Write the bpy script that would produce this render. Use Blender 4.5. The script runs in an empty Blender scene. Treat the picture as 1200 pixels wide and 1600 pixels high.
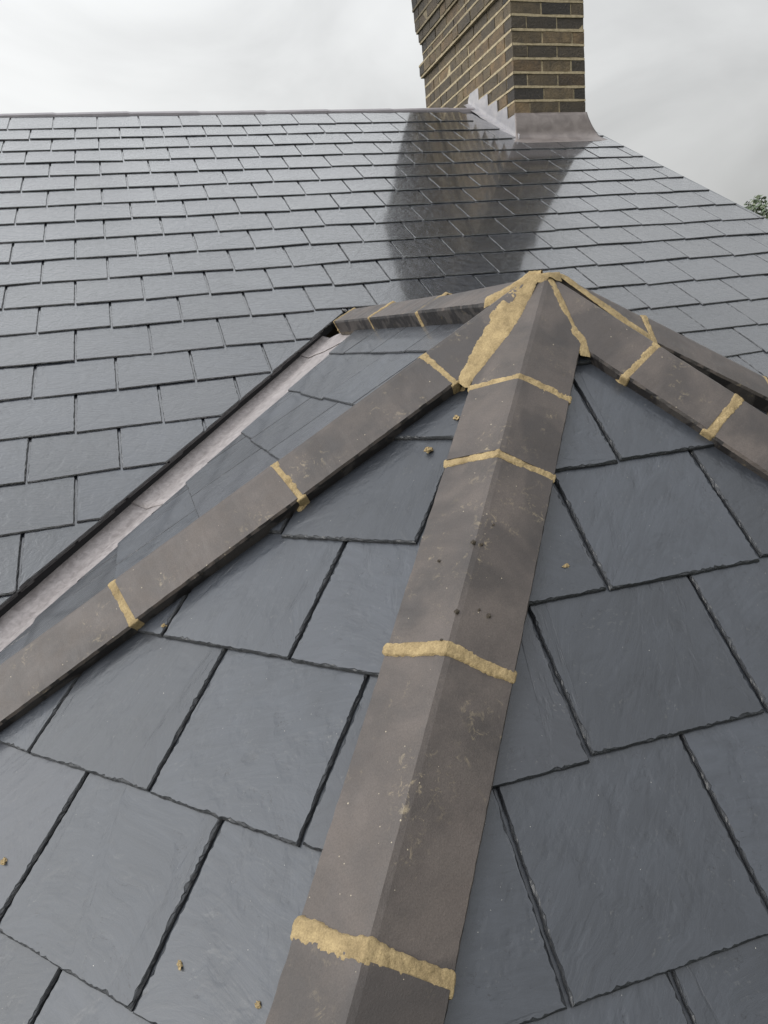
import bpy, bmesh, math, random
import numpy as np
from mathutils import Vector, noise, Matrix
R = math.radians
random.seed(7)
SC = bpy.context.scene
COL = SC.collection

# ------------------------------------------------------------------ camera
cd = bpy.data.cameras.new('camera'); cam = bpy.data.objects.new('camera', cd); COL.objects.link(cam)
CP = Vector((0.425, -5.147, -1.480)); YAW, PIT, ROL = 0.27605, 0.25557, -0.10168
def cam_axes():
    cy, sy = math.cos(YAW), math.sin(YAW)
    f = Vector((sy*math.cos(PIT), cy*math.cos(PIT), -math.sin(PIT)))
    r0 = Vector((cy, -sy, 0)); u0 = r0.cross(f)
    return math.cos(ROL)*r0 + math.sin(ROL)*u0, -math.sin(ROL)*r0 + math.cos(ROL)*u0, f
cr, cu, cf = cam_axes()
cam.matrix_world = Matrix(((cr.x, cu.x, -cf.x, CP.x), (cr.y, cu.y, -cf.y, CP.y), (cr.z, cu.z, -cf.z, CP.z), (0, 0, 0, 1)))
cd.sensor_fit = 'VERTICAL'; cd.sensor_height = 36.0; cd.sensor_width = 27.0
cd.lens = 36.0 * 1072.95 / 1600.0
cd.clip_start = 0.02; cd.clip_end = 3000
SC.camera = cam

# ------------------------------------------------------------------ world, sun, exposure
SUN = Vector((-0.80, -0.30, 0.52)).normalized()
w = bpy.data.worlds.new("World"); SC.world = w; w.use_nodes = True
nt = w.node_tree; N = nt.nodes; L = nt.links; N.clear()
def wn(t, **k):
    n = N.new(t)
    for a, b in k.items(): setattr(n, a, b)
    return n
out = wn('ShaderNodeOutputWorld'); mix = wn('ShaderNodeMixShader'); bg1 = wn('ShaderNodeBackground'); bg2 = wn('ShaderNodeBackground')
sky = wn('ShaderNodeTexSky', sky_type='NISHITA', sun_disc=False)
sky.sun_elevation = math.asin(SUN.z); sky.sun_rotation = math.atan2(SUN.x, SUN.y); sky.dust_density = 4
L.new(sky.outputs[0], bg1.inputs[0]); bg1.inputs[1].default_value = 0.1
tc = wn('ShaderNodeTexCoord'); sp = wn('ShaderNodeSeparateXYZ'); L.new(tc.outputs['Generated'], sp.inputs[0])
def wmath(op, a, b, clamp=False):
    n = wn('ShaderNodeMath', operation=op, use_clamp=clamp)
    for i, v in enumerate((a, b)):
        if hasattr(v, 'links'): L.new(v, n.inputs[i])
        else: n.inputs[i].default_value = v
    return n.outputs[0]
zc = wmath('MAXIMUM', sp.outputs['Z'], 0.0)
grad = wmath('ADD', wmath('MULTIPLY', wmath('POWER', zc, 1.45), 1.18), 0.70)          # overcast: the zenith is brighter than the horizon
side = wmath('SUBTRACT', 1.08, wmath('MULTIPLY', sp.outputs['X'], 0.36))
mp = wn('ShaderNodeMapping'); mp.inputs['Scale'].default_value = (1, 1, 1.8); L.new(tc.outputs['Generated'], mp.inputs[0])
n1 = wn('ShaderNodeTexNoise'); n1.inputs['Scale'].default_value = 3.6; n1.inputs['Detail'].default_value = 5; n1.inputs['Roughness'].default_value = .5; n1.inputs['Distortion'].default_value = .5
L.new(mp.outputs[0], n1.inputs[0])
cl = wn('ShaderNodeMapRange'); cl.inputs[1].default_value = .3; cl.inputs[2].default_value = .7; cl.inputs[3].default_value = .84; cl.inputs[4].default_value = 1.10
L.new(n1.outputs[0], cl.inputs[0])
lft = wmath('ADD', wmath('MULTIPLY', wmath('MAXIMUM', wmath('MULTIPLY', wmath('ADD', sp.outputs['X'], 0.3), -1.0), 0.0), 2.6), 1.0)
tot = wmath('MULTIPLY', wmath('MULTIPLY', wmath('MULTIPLY', grad, side), lft), cl.outputs[0])
gm = wn('ShaderNodeMapRange'); gm.inputs[1].default_value = -.12; gm.inputs[2].default_value = 0.0; gm.inputs[3].default_value = .25; gm.inputs[4].default_value = 1
L.new(sp.outputs['Z'], gm.inputs[0])
tot = wmath('MULTIPLY', tot, gm.outputs[0])
cc = wn('ShaderNodeCombineColor')
L.new(wmath('MULTIPLY', tot, wmath('SUBTRACT', 1.0, wmath('MULTIPLY', zc, .035))), cc.inputs[0]); L.new(wmath('MULTIPLY', tot, 1.0), cc.inputs[1]); L.new(wmath('MULTIPLY', tot, wmath('ADD', .975, wmath('MULTIPLY', zc, .07))), cc.inputs[2])
L.new(cc.outputs[0], bg2.inputs[0]); bg2.inputs[1].default_value = 1.0
mix.inputs[0].default_value = 0.95
L.new(bg1.outputs[0], mix.inputs[1]); L.new(bg2.outputs[0], mix.inputs[2]); L.new(mix.outputs[0], out.inputs[0])
sd = bpy.data.lights.new('sun', 'SUN'); sd.energy = 1.3; sd.angle = R(25); sd.color = (1, .96, .9)
so = bpy.data.objects.new('sun', sd); COL.objects.link(so); so.rotation_euler = (-SUN).to_track_quat('-Z', 'Y').to_euler()
so.location = (0, 0, 12)
SC.view_settings.view_transform = 'Standard'; SC.view_settings.look = 'None'; SC.view_settings.exposure = -0.12; SC.view_settings.gamma = 1

# ------------------------------------------------------------------ material helpers
class Mat:
    def __init__(s, name):
        s.m = bpy.data.materials.new(name); s.m.use_nodes = True; s.t = s.m.node_tree; s.N = s.t.nodes; s.L = s.t.links
        s.b = s.N['Principled BSDF']
    def n(s, t, ins=None, **k):
        x = s.N.new(t)
        for a, b in k.items(): setattr(x, a, b)
        for a, b in (ins or {}).items():
            if hasattr(b, 'links'): s.L.new(b, x.inputs[a])
            else: x.inputs[a].default_value = b
        return x
    def math(s, op, a, b=0.0, clamp=False): return s.n('ShaderNodeMath', {0: a, 1: b}, operation=op, use_clamp=clamp).outputs[0]
    def mapr(s, v, a, b, c, d): return s.n('ShaderNodeMapRange', {0: v, 1: a, 2: b, 3: c, 4: d}).outputs[0]
    def noise(s, co, scale, detail=4, rough=.55, dist=0.0): return s.n('ShaderNodeTexNoise', {'Vector': co, 'Scale': scale, 'Detail': detail, 'Roughness': rough, 'Distortion': dist}).outputs[0]
    def mixc(s, f, a, b, mode='MIX'):
        x = s.N.new('ShaderNodeMix'); x.data_type = 'RGBA'; x.blend_type = mode
        for i, v in ((0, f), (6, a), (7, b)):
            if hasattr(v, 'links'): s.L.new(v, x.inputs[i])
            else: x.inputs[i].default_value = v if not isinstance(v, tuple) or len(v) == 4 else (*v, 1)
        return x.outputs[2]
    def mapping(s, co, sc=(1, 1, 1), rot=(0, 0, 0)): return s.n('ShaderNodeMapping', {0: co, 'Scale': sc, 'Rotation': rot}).outputs[0]
    def bump(s, h, strength, dist, normal=None):
        d = {'Height': h, 'Strength': strength, 'Distance': dist}
        if normal is not None: d['Normal'] = normal
        return s.n('ShaderNodeBump', d).outputs[0]
    def set(s, **k):
        for a, b in k.items():
            a = a.replace('_', ' ')
            if hasattr(b, 'links'): s.L.new(b, s.b.inputs[a])
            else: s.b.inputs[a].default_value = b if not (isinstance(b, tuple) and len(b) == 3) else (*b, 1)
        return s.m

def slate_mat(name, base, rough, cleft, coat):
    m = Mat(name); uv = m.n('ShaderNodeUVMap', uv_map='UVMap').outputs[0]
    att = m.n('ShaderNodeAttribute', attribute_name='rnd').outputs
    sepc = m.n('ShaderNodeSeparateColor', {0: att[0]}).outputs
    rot = m.n('ShaderNodeVectorRotate', {0: uv, 3: m.mapr(sepc[1], 0, 1, -.35, .35)}, rotation_type='Z_AXIS').outputs[0]
    # riven layers: long wavy ripples across the slate
    rip = m.noise(m.mapping(rot, (5, 30, 1)), 1.0, 5, .55, 1.2)
    rip2 = m.noise(m.mapping(rot, (14, 90, 1)), 1.0, 4, .6, .8)
    big = m.noise(m.mapping(uv, (1, 1, 1)), 5.0, 3, .5, .6)
    fine = m.noise(m.mapping(uv, (1, 1, 1)), 420.0, 3, .6)
    # a few curved step lines where a layer ended
    st = m.noise(m.mapping(rot, (4, 9, 1)), 1.3, 3, .5, 1.6)
    stp = m.math('SNAP', st, .055)
    msk = m.mapr(m.noise(m.mapping(uv, (1, 1, 1)), 7, 3, .5), .5, .62, 0, 1)
    n_ = m.bump(big, .35, .012*cleft)
    n_ = m.bump(rip, .55*cleft, .006, n_)
    n_ = m.bump(rip2, .35*cleft, .0018, n_)
    n_ = m.bump(m.math('MULTIPLY', stp, msk), .45, .002+.004*cleft, n_)
    n_ = m.bump(fine, .35, .0006, n_)
    v = m.n('ShaderNodeMapRange', {0: sepc[0], 1: 0, 2: 1, 3: .74, 4: 1.26}, clamp=False).outputs[0]
    v = m.math('MULTIPLY', v, m.mapr(big, .3, .7, .86, 1.14)); v = m.math('MULTIPLY', v, m.mapr(rip, .3, .7, .9, 1.1))
    v = m.math('MULTIPLY', v, m.mapr(fine, .3, .7, .85, 1.15))
    c = m.mixc(1.0, base, m.n('ShaderNodeCombineColor', {0: v, 1: v, 2: v}).outputs[0], 'MULTIPLY')
    c = m.mixc(m.mapr(sepc[2], .75, 1, 0, .35), c, (base[0]*1.25, base[1]*1.1, base[2]*1.05))
    # fine curved cracks where a layer lifts
    ck = m.noise(m.mapping(rot, (2.2, 3.2, 1)), 3.0, 5, .6, 1.3)
    ckm = m.math('MULTIPLY', m.math('LESS_THAN', m.math('ABSOLUTE', m.math('SUBTRACT', ck, .5)), .0035), m.mapr(m.noise(m.mapping(uv, (1, 1, 1)), 14, 3, .6), .52, .6, 0, 1))
    c = m.mixc(m.math('MULTIPLY', ckm, .75), c, (.008, .008, .01))
    n_ = m.bump(ckm, -.5, .002, n_)
    # dusty pale scuffs and tiny grit
    sc1 = m.math('MULTIPLY', m.mapr(m.noise(m.mapping(uv, (1, 1, 1)), 60, 5, .7), .56, .72, 0, 1), m.mapr(m.noise(m.mapping(uv, (1, 1, 1)), 9, 3, .6), .52, .7, 0, .55))
    c = m.mixc(sc1, c, (.17, .165, .15))
    vor = m.n('ShaderNodeTexVoronoi', {'Vector': uv, 'Scale': 38.0}, feature='F1').outputs
    vs = m.n('ShaderNodeSeparateColor', {0: vor[1]}).outputs
    dot = m.math('MULTIPLY', m.math('LESS_THAN', vor[0], m.mapr(vs[0], 0, 1, .01, .05)), m.math('GREATER_THAN', vs[1], .72))
    c = m.mixc(m.math('MULTIPLY', dot, .85), c, (.55, .52, .45))
    r_ = m.math('ADD', m.mapr(big, .3, .7, rough-.05, rough+.06), m.mapr(fine, .3, .7, -.03, .05))
    return m.set(Base_Color=c, Roughness=r_, Normal=n_, Coat_Weight=coat, Coat_Roughness=.09, Coat_IOR=1.5+.15*coat, IOR=1.5)

M_slate_main = slate_mat('slate_riven', (.010, .0125, .018), .15, .85, 1.0)
M_slate_bay = slate_mat('slate_smooth', (.035, .039, .047), .35, .2, .22)
M_slate_side = slate_mat('slate_cleft', (.034, .038, .046), .32, .7, .35)

def tile_mat():
    m = Mat('ridge_tile_brown'); co = m.n('ShaderNodeTexCoord').outputs['Object']
    big = m.noise(co, 7, 4, .6, .4); mid = m.noise(co, 26, 5, .65); fine = m.noise(co, 520, 5, .75)
    rn = m.n('ShaderNodeObjectInfo').outputs['Random']
    c = m.mixc(m.mapr(big, .38, .62, 0, 1), (.037, .030, .0265), (.072, .0575, .050))
    c = m.mixc(m.mapr(mid, .4, .7, 0, .5), c, (.088, .073, .064))
    v = m.math('MULTIPLY', m.mapr(fine, .3, .7, .75, 1.25), m.mapr(rn, 0, 1, .88, 1.12))
    c = m.mixc(1.0, c, m.n('ShaderNodeCombineColor', {0: v, 1: v, 2: v}).outputs[0], 'MULTIPLY')
    c = m.mixc(m.mapr(m.noise(co, 4.6, 3, .5, .8), .50, .58, 0, .55), c, (.026, .022, .021))   # damp patches
    # sandy mortar smears, dust specks
    sm = m.math('MULTIPLY', m.mapr(m.noise(m.mapping(co, (1, 1, 1)), 75, 5, .75, .6), .55, .72, 0, 1), m.mapr(m.noise(co, 11, 3, .6, .5), .54, .68, 0, .75))
    c = m.mixc(sm, c, (.36, .29, .18))
    vor = m.n('ShaderNodeTexVoronoi', {'Vector': co, 'Scale': 95.0}).outputs
    vs = m.n('ShaderNodeSeparateColor', {0: vor[1]}).outputs
    dot = m.math('MULTIPLY', m.math('LESS_THAN', vor[0], m.mapr(vs[0], 0, 1, .02, .11)), m.math('GREATER_THAN', vs[1], .72))
    c = m.mixc(m.math('MULTIPLY', dot, .7), c, (.42, .36, .26))
    n_ = m.bump(mid, .3, .003); n_ = m.bump(fine, .5, .0011, n_)
    n_ = m.bump(m.math('MULTIPLY', dot, 1.0), .5, .0015, n_)
    return m.set(Base_Color=c, Roughness=m.mapr(mid, .3, .7, .42, .66), Normal=n_, IOR=1.5)
M_tile = tile_mat()
def damp_shade_mat():  # damp blotches, plus shade of the down-facing edges put into the colour
    m = Mat('damp_shaded_tile_edge'); co = m.n('ShaderNodeTexCoord').outputs['Object']
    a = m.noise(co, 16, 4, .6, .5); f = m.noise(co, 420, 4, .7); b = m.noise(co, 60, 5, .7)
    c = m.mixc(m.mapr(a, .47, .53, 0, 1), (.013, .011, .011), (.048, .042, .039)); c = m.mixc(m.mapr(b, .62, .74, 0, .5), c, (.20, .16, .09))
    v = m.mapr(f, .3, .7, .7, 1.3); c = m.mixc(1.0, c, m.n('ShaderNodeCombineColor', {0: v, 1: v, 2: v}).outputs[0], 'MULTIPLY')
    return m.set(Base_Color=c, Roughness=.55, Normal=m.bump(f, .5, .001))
M_damp_shade = damp_shade_mat()

def mortar_mat(name, base, dark, bmp=1.0, sooty=False):
    m = Mat(name); co = m.n('ShaderNodeTexCoord').outputs['Object']
    a = m.noise(co, 38, 5, .65); f = m.noise(co, 480, 4, .75); g = m.noise(co, 150, 3, .6)
    c = m.mixc(m.mapr(a, .35, .65, 0, 1), dark, base)
    v = m.mapr(f, .3, .7, .72, 1.22)
    c = m.mixc(1.0, c, m.n('ShaderNodeCombineColor', {0: v, 1: v, 2: v}).outputs[0], 'MULTIPLY')
    if sooty:
        sz = m.n('ShaderNodeSeparateXYZ', {0: co}).outputs['Z']
        c = m.mixc(m.math('MULTIPLY', m.mapr(sz, .45, 1.15, 0, .85), m.mapr(m.noise(co, 3, 4, .6), .3, .6, .6, 1)), c, (.014, .013, .0125))   # soot towards the head of the stack
    n_ = m.bump(g, .6*bmp, .003); n_ = m.bump(f, .8*bmp, .0015, n_)
    return m.set(Base_Color=c, Roughness=.93, Normal=n_, Specular_IOR_Level=.2)
M_mortar = mortar_mat('sandy_mortar', (.36, .272, .145), (.225, .168, .090))
M_bed = mortar_mat('damp_bedding_mortar', (.085, .07, .052), (.04, .034, .03))
M_brickmortar = mortar_mat('pale_brick_mortar', (.42, .35, .235), (.24, .20, .13), .7, True)

def brick_mat():
    m = Mat('stock_brick'); co = m.n('ShaderNodeTexCoord').outputs['Object']
    att = m.n('ShaderNodeAttribute', attribute_name='rnd').outputs
    s = m.n('ShaderNodeSeparateColor', {0: att[0]}).outputs
    a = m.noise(co, 9, 4, .6); b = m.noise(co, 60, 5, .7)
    c = m.mixc(s[0], (.026, .023, .020), (.165, .122, .068))
    c = m.mixc(m.mapr(s[1], .72, 1, 0, .7), c, (.20, .13, .065))
    c = m.mixc(m.mapr(s[1], 0, .3, .6, 0), c, (.03, .027, .025))
    c = m.mixc(m.mapr(a, .4, .65, 0, .5), c, (.036, .031, .027))
    c = m.mixc(m.mapr(b, .57, .74, 0, .5), c, (.22, .17, .10))
    c = m.mixc(m.mapr(m.noise(co, 22, 4, .7), .45, .7, 0, .5), c, (.028, .025, .023))
    sz = m.n('ShaderNodeSeparateXYZ', {0: co}).outputs['Z']
    c = m.mixc(m.math('MULTIPLY', m.mapr(sz, .45, 1.15, 0, .85), m.mapr(m.noise(co, 3, 4, .6), .3, .6, .6, 1)), c, (.014, .013, .0125))   # soot towards the head of the stack
    return m.set(Base_Color=c, Roughness=.85, Normal=m.bump(b, .9, .012))
M_brick = brick_mat()
def lead_mat(name, c1, c2, rough, sc=14):
    m = Mat(name); co = m.n('ShaderNodeTexCoord').outputs['Object']
    a = m.noise(co, sc, 5, .6, .6); f = m.noise(co, 260, 3, .7); b = m.noise(co, 50, 4, .7)
    c = m.mixc(m.mapr(a, .35, .65, 0, 1), c1, c2); c = m.mixc(m.mapr(b, .6, .72, 0, .35), c, tuple(x*.5 for x in c1))
    n_ = m.bump(a, .3, .01); n_ = m.bump(f, .3, .001, n_)
    return m.set(Base_Color=c, Roughness=m.mapr(a, .3, .7, rough-.08, rough+.1), Metallic=.15, Normal=n_)
M_lead = lead_mat('lead_sheet', (.24, .235, .25), (.33, .315, .32), .5)
M_lead_apron = lead_mat('weathered_lead_sheet', (.135, .115, .108), (.205, .178, .168), .42)
M_gutter = lead_mat('pale_valley_lining', (.22, .198, .195), (.32, .292, .287), .5, 60)
def plain(name, c, rough=.8, metal=0):
    m = Mat(name); co = m.n('ShaderNodeTexCoord').outputs['Object']; a = m.noise(co, 12, 5, .6)
    cc_ = m.mixc(a, tuple(x*.75 for x in c), tuple(x*1.25 for x in c))
    return m.set(Base_Color=cc_, Roughness=rough, Metallic=metal, Normal=m.bump(a, .3, .01))
M_felt = plain('black_underlay', (.012, .012, .014), .9)
M_verge = plain('verge_strip', (.12, .125, .135), .5)
M_ridge = plain('grey_ridge_lead', (.19, .175, .185), .5)
M_wall = plain('yellow_brick_wall', (.2, .15, .09), .9)
M_wood = plain('painted_fascia', (.6, .6, .58), .5)

# ------------------------------------------------------------------ object helpers
def tag(o, label=None, cat=None, group=None, kind=None):
    if label: o['label'] = label
    if cat: o['category'] = cat
    if group: o['group'] = group
    if kind: o['kind'] = kind
    return o
def link(name, me, mat, parent=None, label=None):
    me.name = name
    if not me.materials: me.materials.append(mat)
    o = bpy.data.objects.new(name, me); COL.objects.link(o)
    if parent is not None: o.parent = parent
    if label: o['label'] = label
    return o
class MB:
    """collects polygons with a uv per corner and a random triple per face"""
    def __init__(s): s.v = []; s.f = []; s.uv = []; s.r = []
    def add(s, verts, faces, uvs=None, rnd=(.5, .5, .5)):
        o = len(s.v); s.v += [tuple(x) for x in verts]
        for f in faces:
            s.f.append([o+i for i in f]); s.uv.append([(uvs[i] if uvs else (0, 0)) for i in f]); s.r.append(rnd)
    def mesh(s, smooth=False):
        me = bpy.data.meshes.new('m'); me.from_pydata(s.v, [], s.f)
        ul = me.uv_layers.new(name='UVMap'); ca = me.color_attributes.new('rnd', 'FLOAT_COLOR', 'CORNER')
        k = 0; U = []; C_ = []
        for f, u, r in zip(s.f, s.uv, s.r):
            for a in u: U += a; C_ += (*r, 1)
        ul.data.foreach_set('uv', U); ca.data.foreach_set('color', C_)
        if smooth: me.polygons.foreach_set('use_smooth', [True]*len(me.polygons))
        me.update(); return me
    def build(s, name, mat, parent=None, label=None, smooth=False): return link(name, s.mesh(smooth), mat, parent, label)
def box(mb, c0, c1, rnd=(.5, .5, .5), jit=0.0):
    x0, y0, z0 = c0; x1, y1, z1 = c1
    v = [(x, y, z) for z in (z0, z1) for y in (y0, y1) for x in (x0, x1)]
    v = [tuple(a + random.uniform(-jit, jit) for a in p) for p in v]
    mb.add(v, [(0, 2, 3, 1), (4, 5, 7, 6), (0, 1, 5, 4), (2, 6, 7, 3), (0, 4, 6, 2), (1, 3, 7, 5)], None, rnd)
def prism(mb, poly, off):
    n = len(poly); v = [Vector(p) for p in poly]; v2 = [p + Vector(off) for p in v]
    mb.add(v + v2, [tuple(range(n))[::-1], tuple(range(n, 2*n))] + [(i, (i+1) % n, n+(i+1) % n, n+i) for i in range(n)])
def nz(a, b=0.0, c=0.0): return noise.noise(Vector((a, b, c)))

# ------------------------------------------------------------------ roof geometry
PM = R(30.17)                                                       # pitch of the main roof
NM = Vector((0, -math.sin(PM), math.cos(PM)))
class Face:
    def __init__(s, o, t, d, n): s.o, s.t, s.d, s.n = o, t, d, n
    def P(s, u, v, h=0.0): return s.o + s.t*u + s.d*v + s.n*h
    def q(s, p): x = p - s.o; return (x.dot(s.t), x.dot(s.d))
    def z(s, x, y): return s.o.z - (s.n.x*(x-s.o.x) + s.n.y*(y-s.o.y))/s.n.z
FM = Face(Vector((0, 0, 0)), Vector((1, 0, 0)), Vector((0, -math.cos(PM), -math.sin(PM))), NM)
AP = Vector((1.115, -3.949, -1.466))                                # apex of the bay roof
def face(az, p):
    a = -math.pi/2 + R(az); p = R(p); o = Vector((math.cos(a), math.sin(a), 0)); t = Vector((-math.sin(a), math.cos(a), 0))
    return Face(AP.copy(), t, o*math.cos(p) + Vector((0, 0, -math.sin(p))), o*math.sin(p) + Vector((0, 0, math.cos(p))))
FS1, FA, FB, FC, FS2 = face(-88, 28), face(-46.64, 35.83), face(-1.88, 43.57), face(43, 36), face(88, 28)
def hipdir(a, b):
    h = a.n.cross(b.n).normalized(); return h if h.z < 0 else -h
H1, H2, H3, H4 = hipdir(FS1, FA), hipdir(FA, FB), hipdir(FB, FC), hipdir(FC, FS2)
RD = FS1.n.cross(FS2.n).normalized(); RD = RD if RD.y > 0 else -RD     # ridge of the bay, running back to the main roof
ZE = -2.65                                                          # eaves height

def clip(poly, n, c):
    """keep the part of a 2-D polygon where n.p <= c"""
    out_ = []
    for i in range(len(poly)):
        a, b = poly[i], poly[(i+1) % len(poly)]
        da, db = n[0]*a[0]+n[1]*a[1]-c, n[0]*b[0]+n[1]*b[1]-c
        if da <= 0: out_.append(a)
        if (da < 0 < db) or (db < 0 < da):
            t = da/(da-db); out_.append((a[0]+(b[0]-a[0])*t, a[1]+(b[1]-a[1])*t))
    return out_
def half(a, b, inside, off=0.0):
    """half-plane bounded by the line a-b that keeps the point inside, pulled in by off"""
    dx, dy = b[0]-a[0], b[1]-a[1]; l = math.hypot(dx, dy); n = (dy/l, -dx/l); c = n[0]*a[0]+n[1]*a[1]
    if n[0]*inside[0]+n[1]*inside[1] > c: n = (-n[0], -n[1]); c = -c
    return (n, c-off)
def area(p): return abs(sum(p[i][0]*p[(i+1) % len(p)][1]-p[(i+1) % len(p)][0]*p[i][1] for i in range(len(p))))/2

def slate(mb, F, poly, st, Ln, g, t, seg, chip, base=0.0):
    """one slate: a thin plate with dressed, flaking edges, tilted over the course below"""
    if len(poly) < 3 or area(poly) < 4e-4: return
    if sum(poly[i][0]*poly[(i+1) % len(poly)][1]-poly[(i+1) % len(poly)][0]*poly[i][1] for i in range(len(poly))) < 0: poly = poly[::-1]
    pts = []; nrm = []; n = len(poly)
    for i in range(n):
        a, b = poly[i], poly[(i+1) % n]; dx, dy = b[0]-a[0], b[1]-a[1]; l = math.hypot(dx, dy)
        if l < 1e-5: continue
        hidden = abs(dy) < 1e-4 and a[1] < st-Ln*.6
        k = 1 if hidden else max(1, int(l/seg))
        for j in range(k):
            f = j/k; pts.append((a[0]+dx*f, a[1]+dy*f)); nrm.append((-dy/l, dx/l, j == 0))
    m = len(pts)
    if m < 3: return
    sd = random.uniform(0, 500); tu = random.uniform(-.0045, .0045)*(1.4 if F is FM else 1); lift = abs(random.gauss(0, .0005)); us = sum(p[0] for p in poly)/n
    kt = Ln/g
    def hb(u, v): return base + kt*t*(1-(st-v)/Ln)+.0002 + lift*max(0, 1-(st-v)/Ln) + tu*(u-us)
    r0 = []; r1 = []; r2 = []; r3 = []; r4 = []
    ch = [0.0]*m; i = 0                                              # flakes: irregular shallow scallops along the edge
    while i < m:
        ln = max(2, int(random.uniform(.005, .024)/seg)); am = random.random()**2.2*.0042*chip; pk = random.uniform(.2, .8)
        for q in range(ln):
            if i+q < m: f = q/ln; ch[i+q] = am*(f/pk if f < pk else (1-f)/(1-pk))
        i += ln
    for i, ((x, y), nn) in enumerate(zip(pts, nrm)):
        pn = nrm[i-1]; ix, iy = (nn[0]+pn[0], nn[1]+pn[1]) if nn[2] else (nn[0], nn[1])
        j = nz(x*60, y*60, sd)*.0012*chip + nz(x*200, y*200, sd)*.0006*chip
        a = max(0.0003, (.0010 + nz(x*55, y*55, sd+9)*.0012 + nz(x*190, y*190, sd+5)*.0010)*chip)
        r0.append((x+ix*(j+.0004), y+iy*(j+.0004), 0.0)); r1.append((x+ix*j, y+iy*j, .35*t+nz(x*120, y*120, sd)*.2*t))
        r2.append((x+ix*(j+a), y+iy*(j+a), t*(.66+.15*nz(x*90, y*90, sd+2))))
        c3 = a+.0006+ch[i]*.75; c4 = c3+.0005+ch[(i+3) % m]*.5
        r3.append((x+ix*(j+c3), y+iy*(j+c3), t*.86)); r4.append((x+ix*(j+c4), y+iy*(j+c4), t))
    rings = [r0, r1, r2, r3, r4]; V = []; UV = []; ou, ov = random.uniform(0, 60), random.uniform(0, 60)
    for rg in rings:
        for (x, y, h) in rg: V.append(F.P(x, y, hb(x, y)+h)); UV.append((x+ou, y+ov))
    nr = len(rings)
    rd = (random.random(), random.random(), random.random()); base_i = len(mb.v)
    mb.add(V, [tuple(range((nr-1)*m, nr*m))], UV, rd)
    for q in range(nr-1):                                           # broken edge faces: raw stone, with the edge shadow painted in darker
        for i in range(m):
            i2 = (i+1) % m; ix_ = (q*m+i, q*m+i2, (q+1)*m+i2, (q+1)*m+i)
            mb.f.append([base_i+k_ for k_ in ix_]); mb.uv.append([UV[k_] for k_ in ix_]); mb.r.append((-.9 if q < 2 else -.35, rd[1], 0))

def course(mb, F, st, slope, joints, halfs, Ln, g, t, seg, chip, gap=.003, base=0.0, rect=None):
    for a, b in zip(joints[:-1], joints[1:]):
        um = (a+b)/2; jf = 2.3 if F is FM else 1; s_ = st + slope*um + random.gauss(0, .0012)*jf; rr = random.gauss(0, .0014)*jf
        p = [(a+gap/2, s_-rr), (b-gap/2, s_+rr), (b-gap/2+random.gauss(0, .0006), s_-Ln), (a+gap/2+random.gauss(0, .0006), s_-Ln)]
        for (n, c) in halfs:
            p = clip(p, n, c)
            if len(p) < 3: break
        else: slate(mb, F, p, s_, Ln, g, t, seg, chip, base)

def sheet(name, F, pts, h, mat, parent, th=.01):
    mb = MB(); prism(mb, [F.P(u, v, h-th) for u, v in pts], F.n*th); return mb.build(name, mat, parent)

# ------------------------------------------------------------------ the house
house = bpy.data.objects.new('house', None); COL.objects.link(house); house.location = (0, 0, 0)
tag(house, 'house with wet blue-grey slate roof, brown hip tiles and a tall brick chimney', 'house')

# --- main slope
VX0 = -2.7                                                          # left end that is modelled
SLOPE = [.244, .446, .663, .872, 1.087, 1.299, 1.512, 1.716, 1.924, 2.128, 2.337, 2.537, 2.738, 2.952, 3.157, 3.366, 3.566, 3.767, 3.975]
SKEW = [-.004, 0, -.003, .006, .004, .004, .0, .005, .010, .014, .010, .016, .022, .022, .022, .018, .015, .012, .012]
while SLOPE[-1] < 5.3: SLOPE.append(SLOPE[-1]+.207); SKEW.append(.01)
re = AP + RD*((AP.z/math.tan(PM)-AP.y)/RD.y)                        # where the bay ridge meets the main slope
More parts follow.
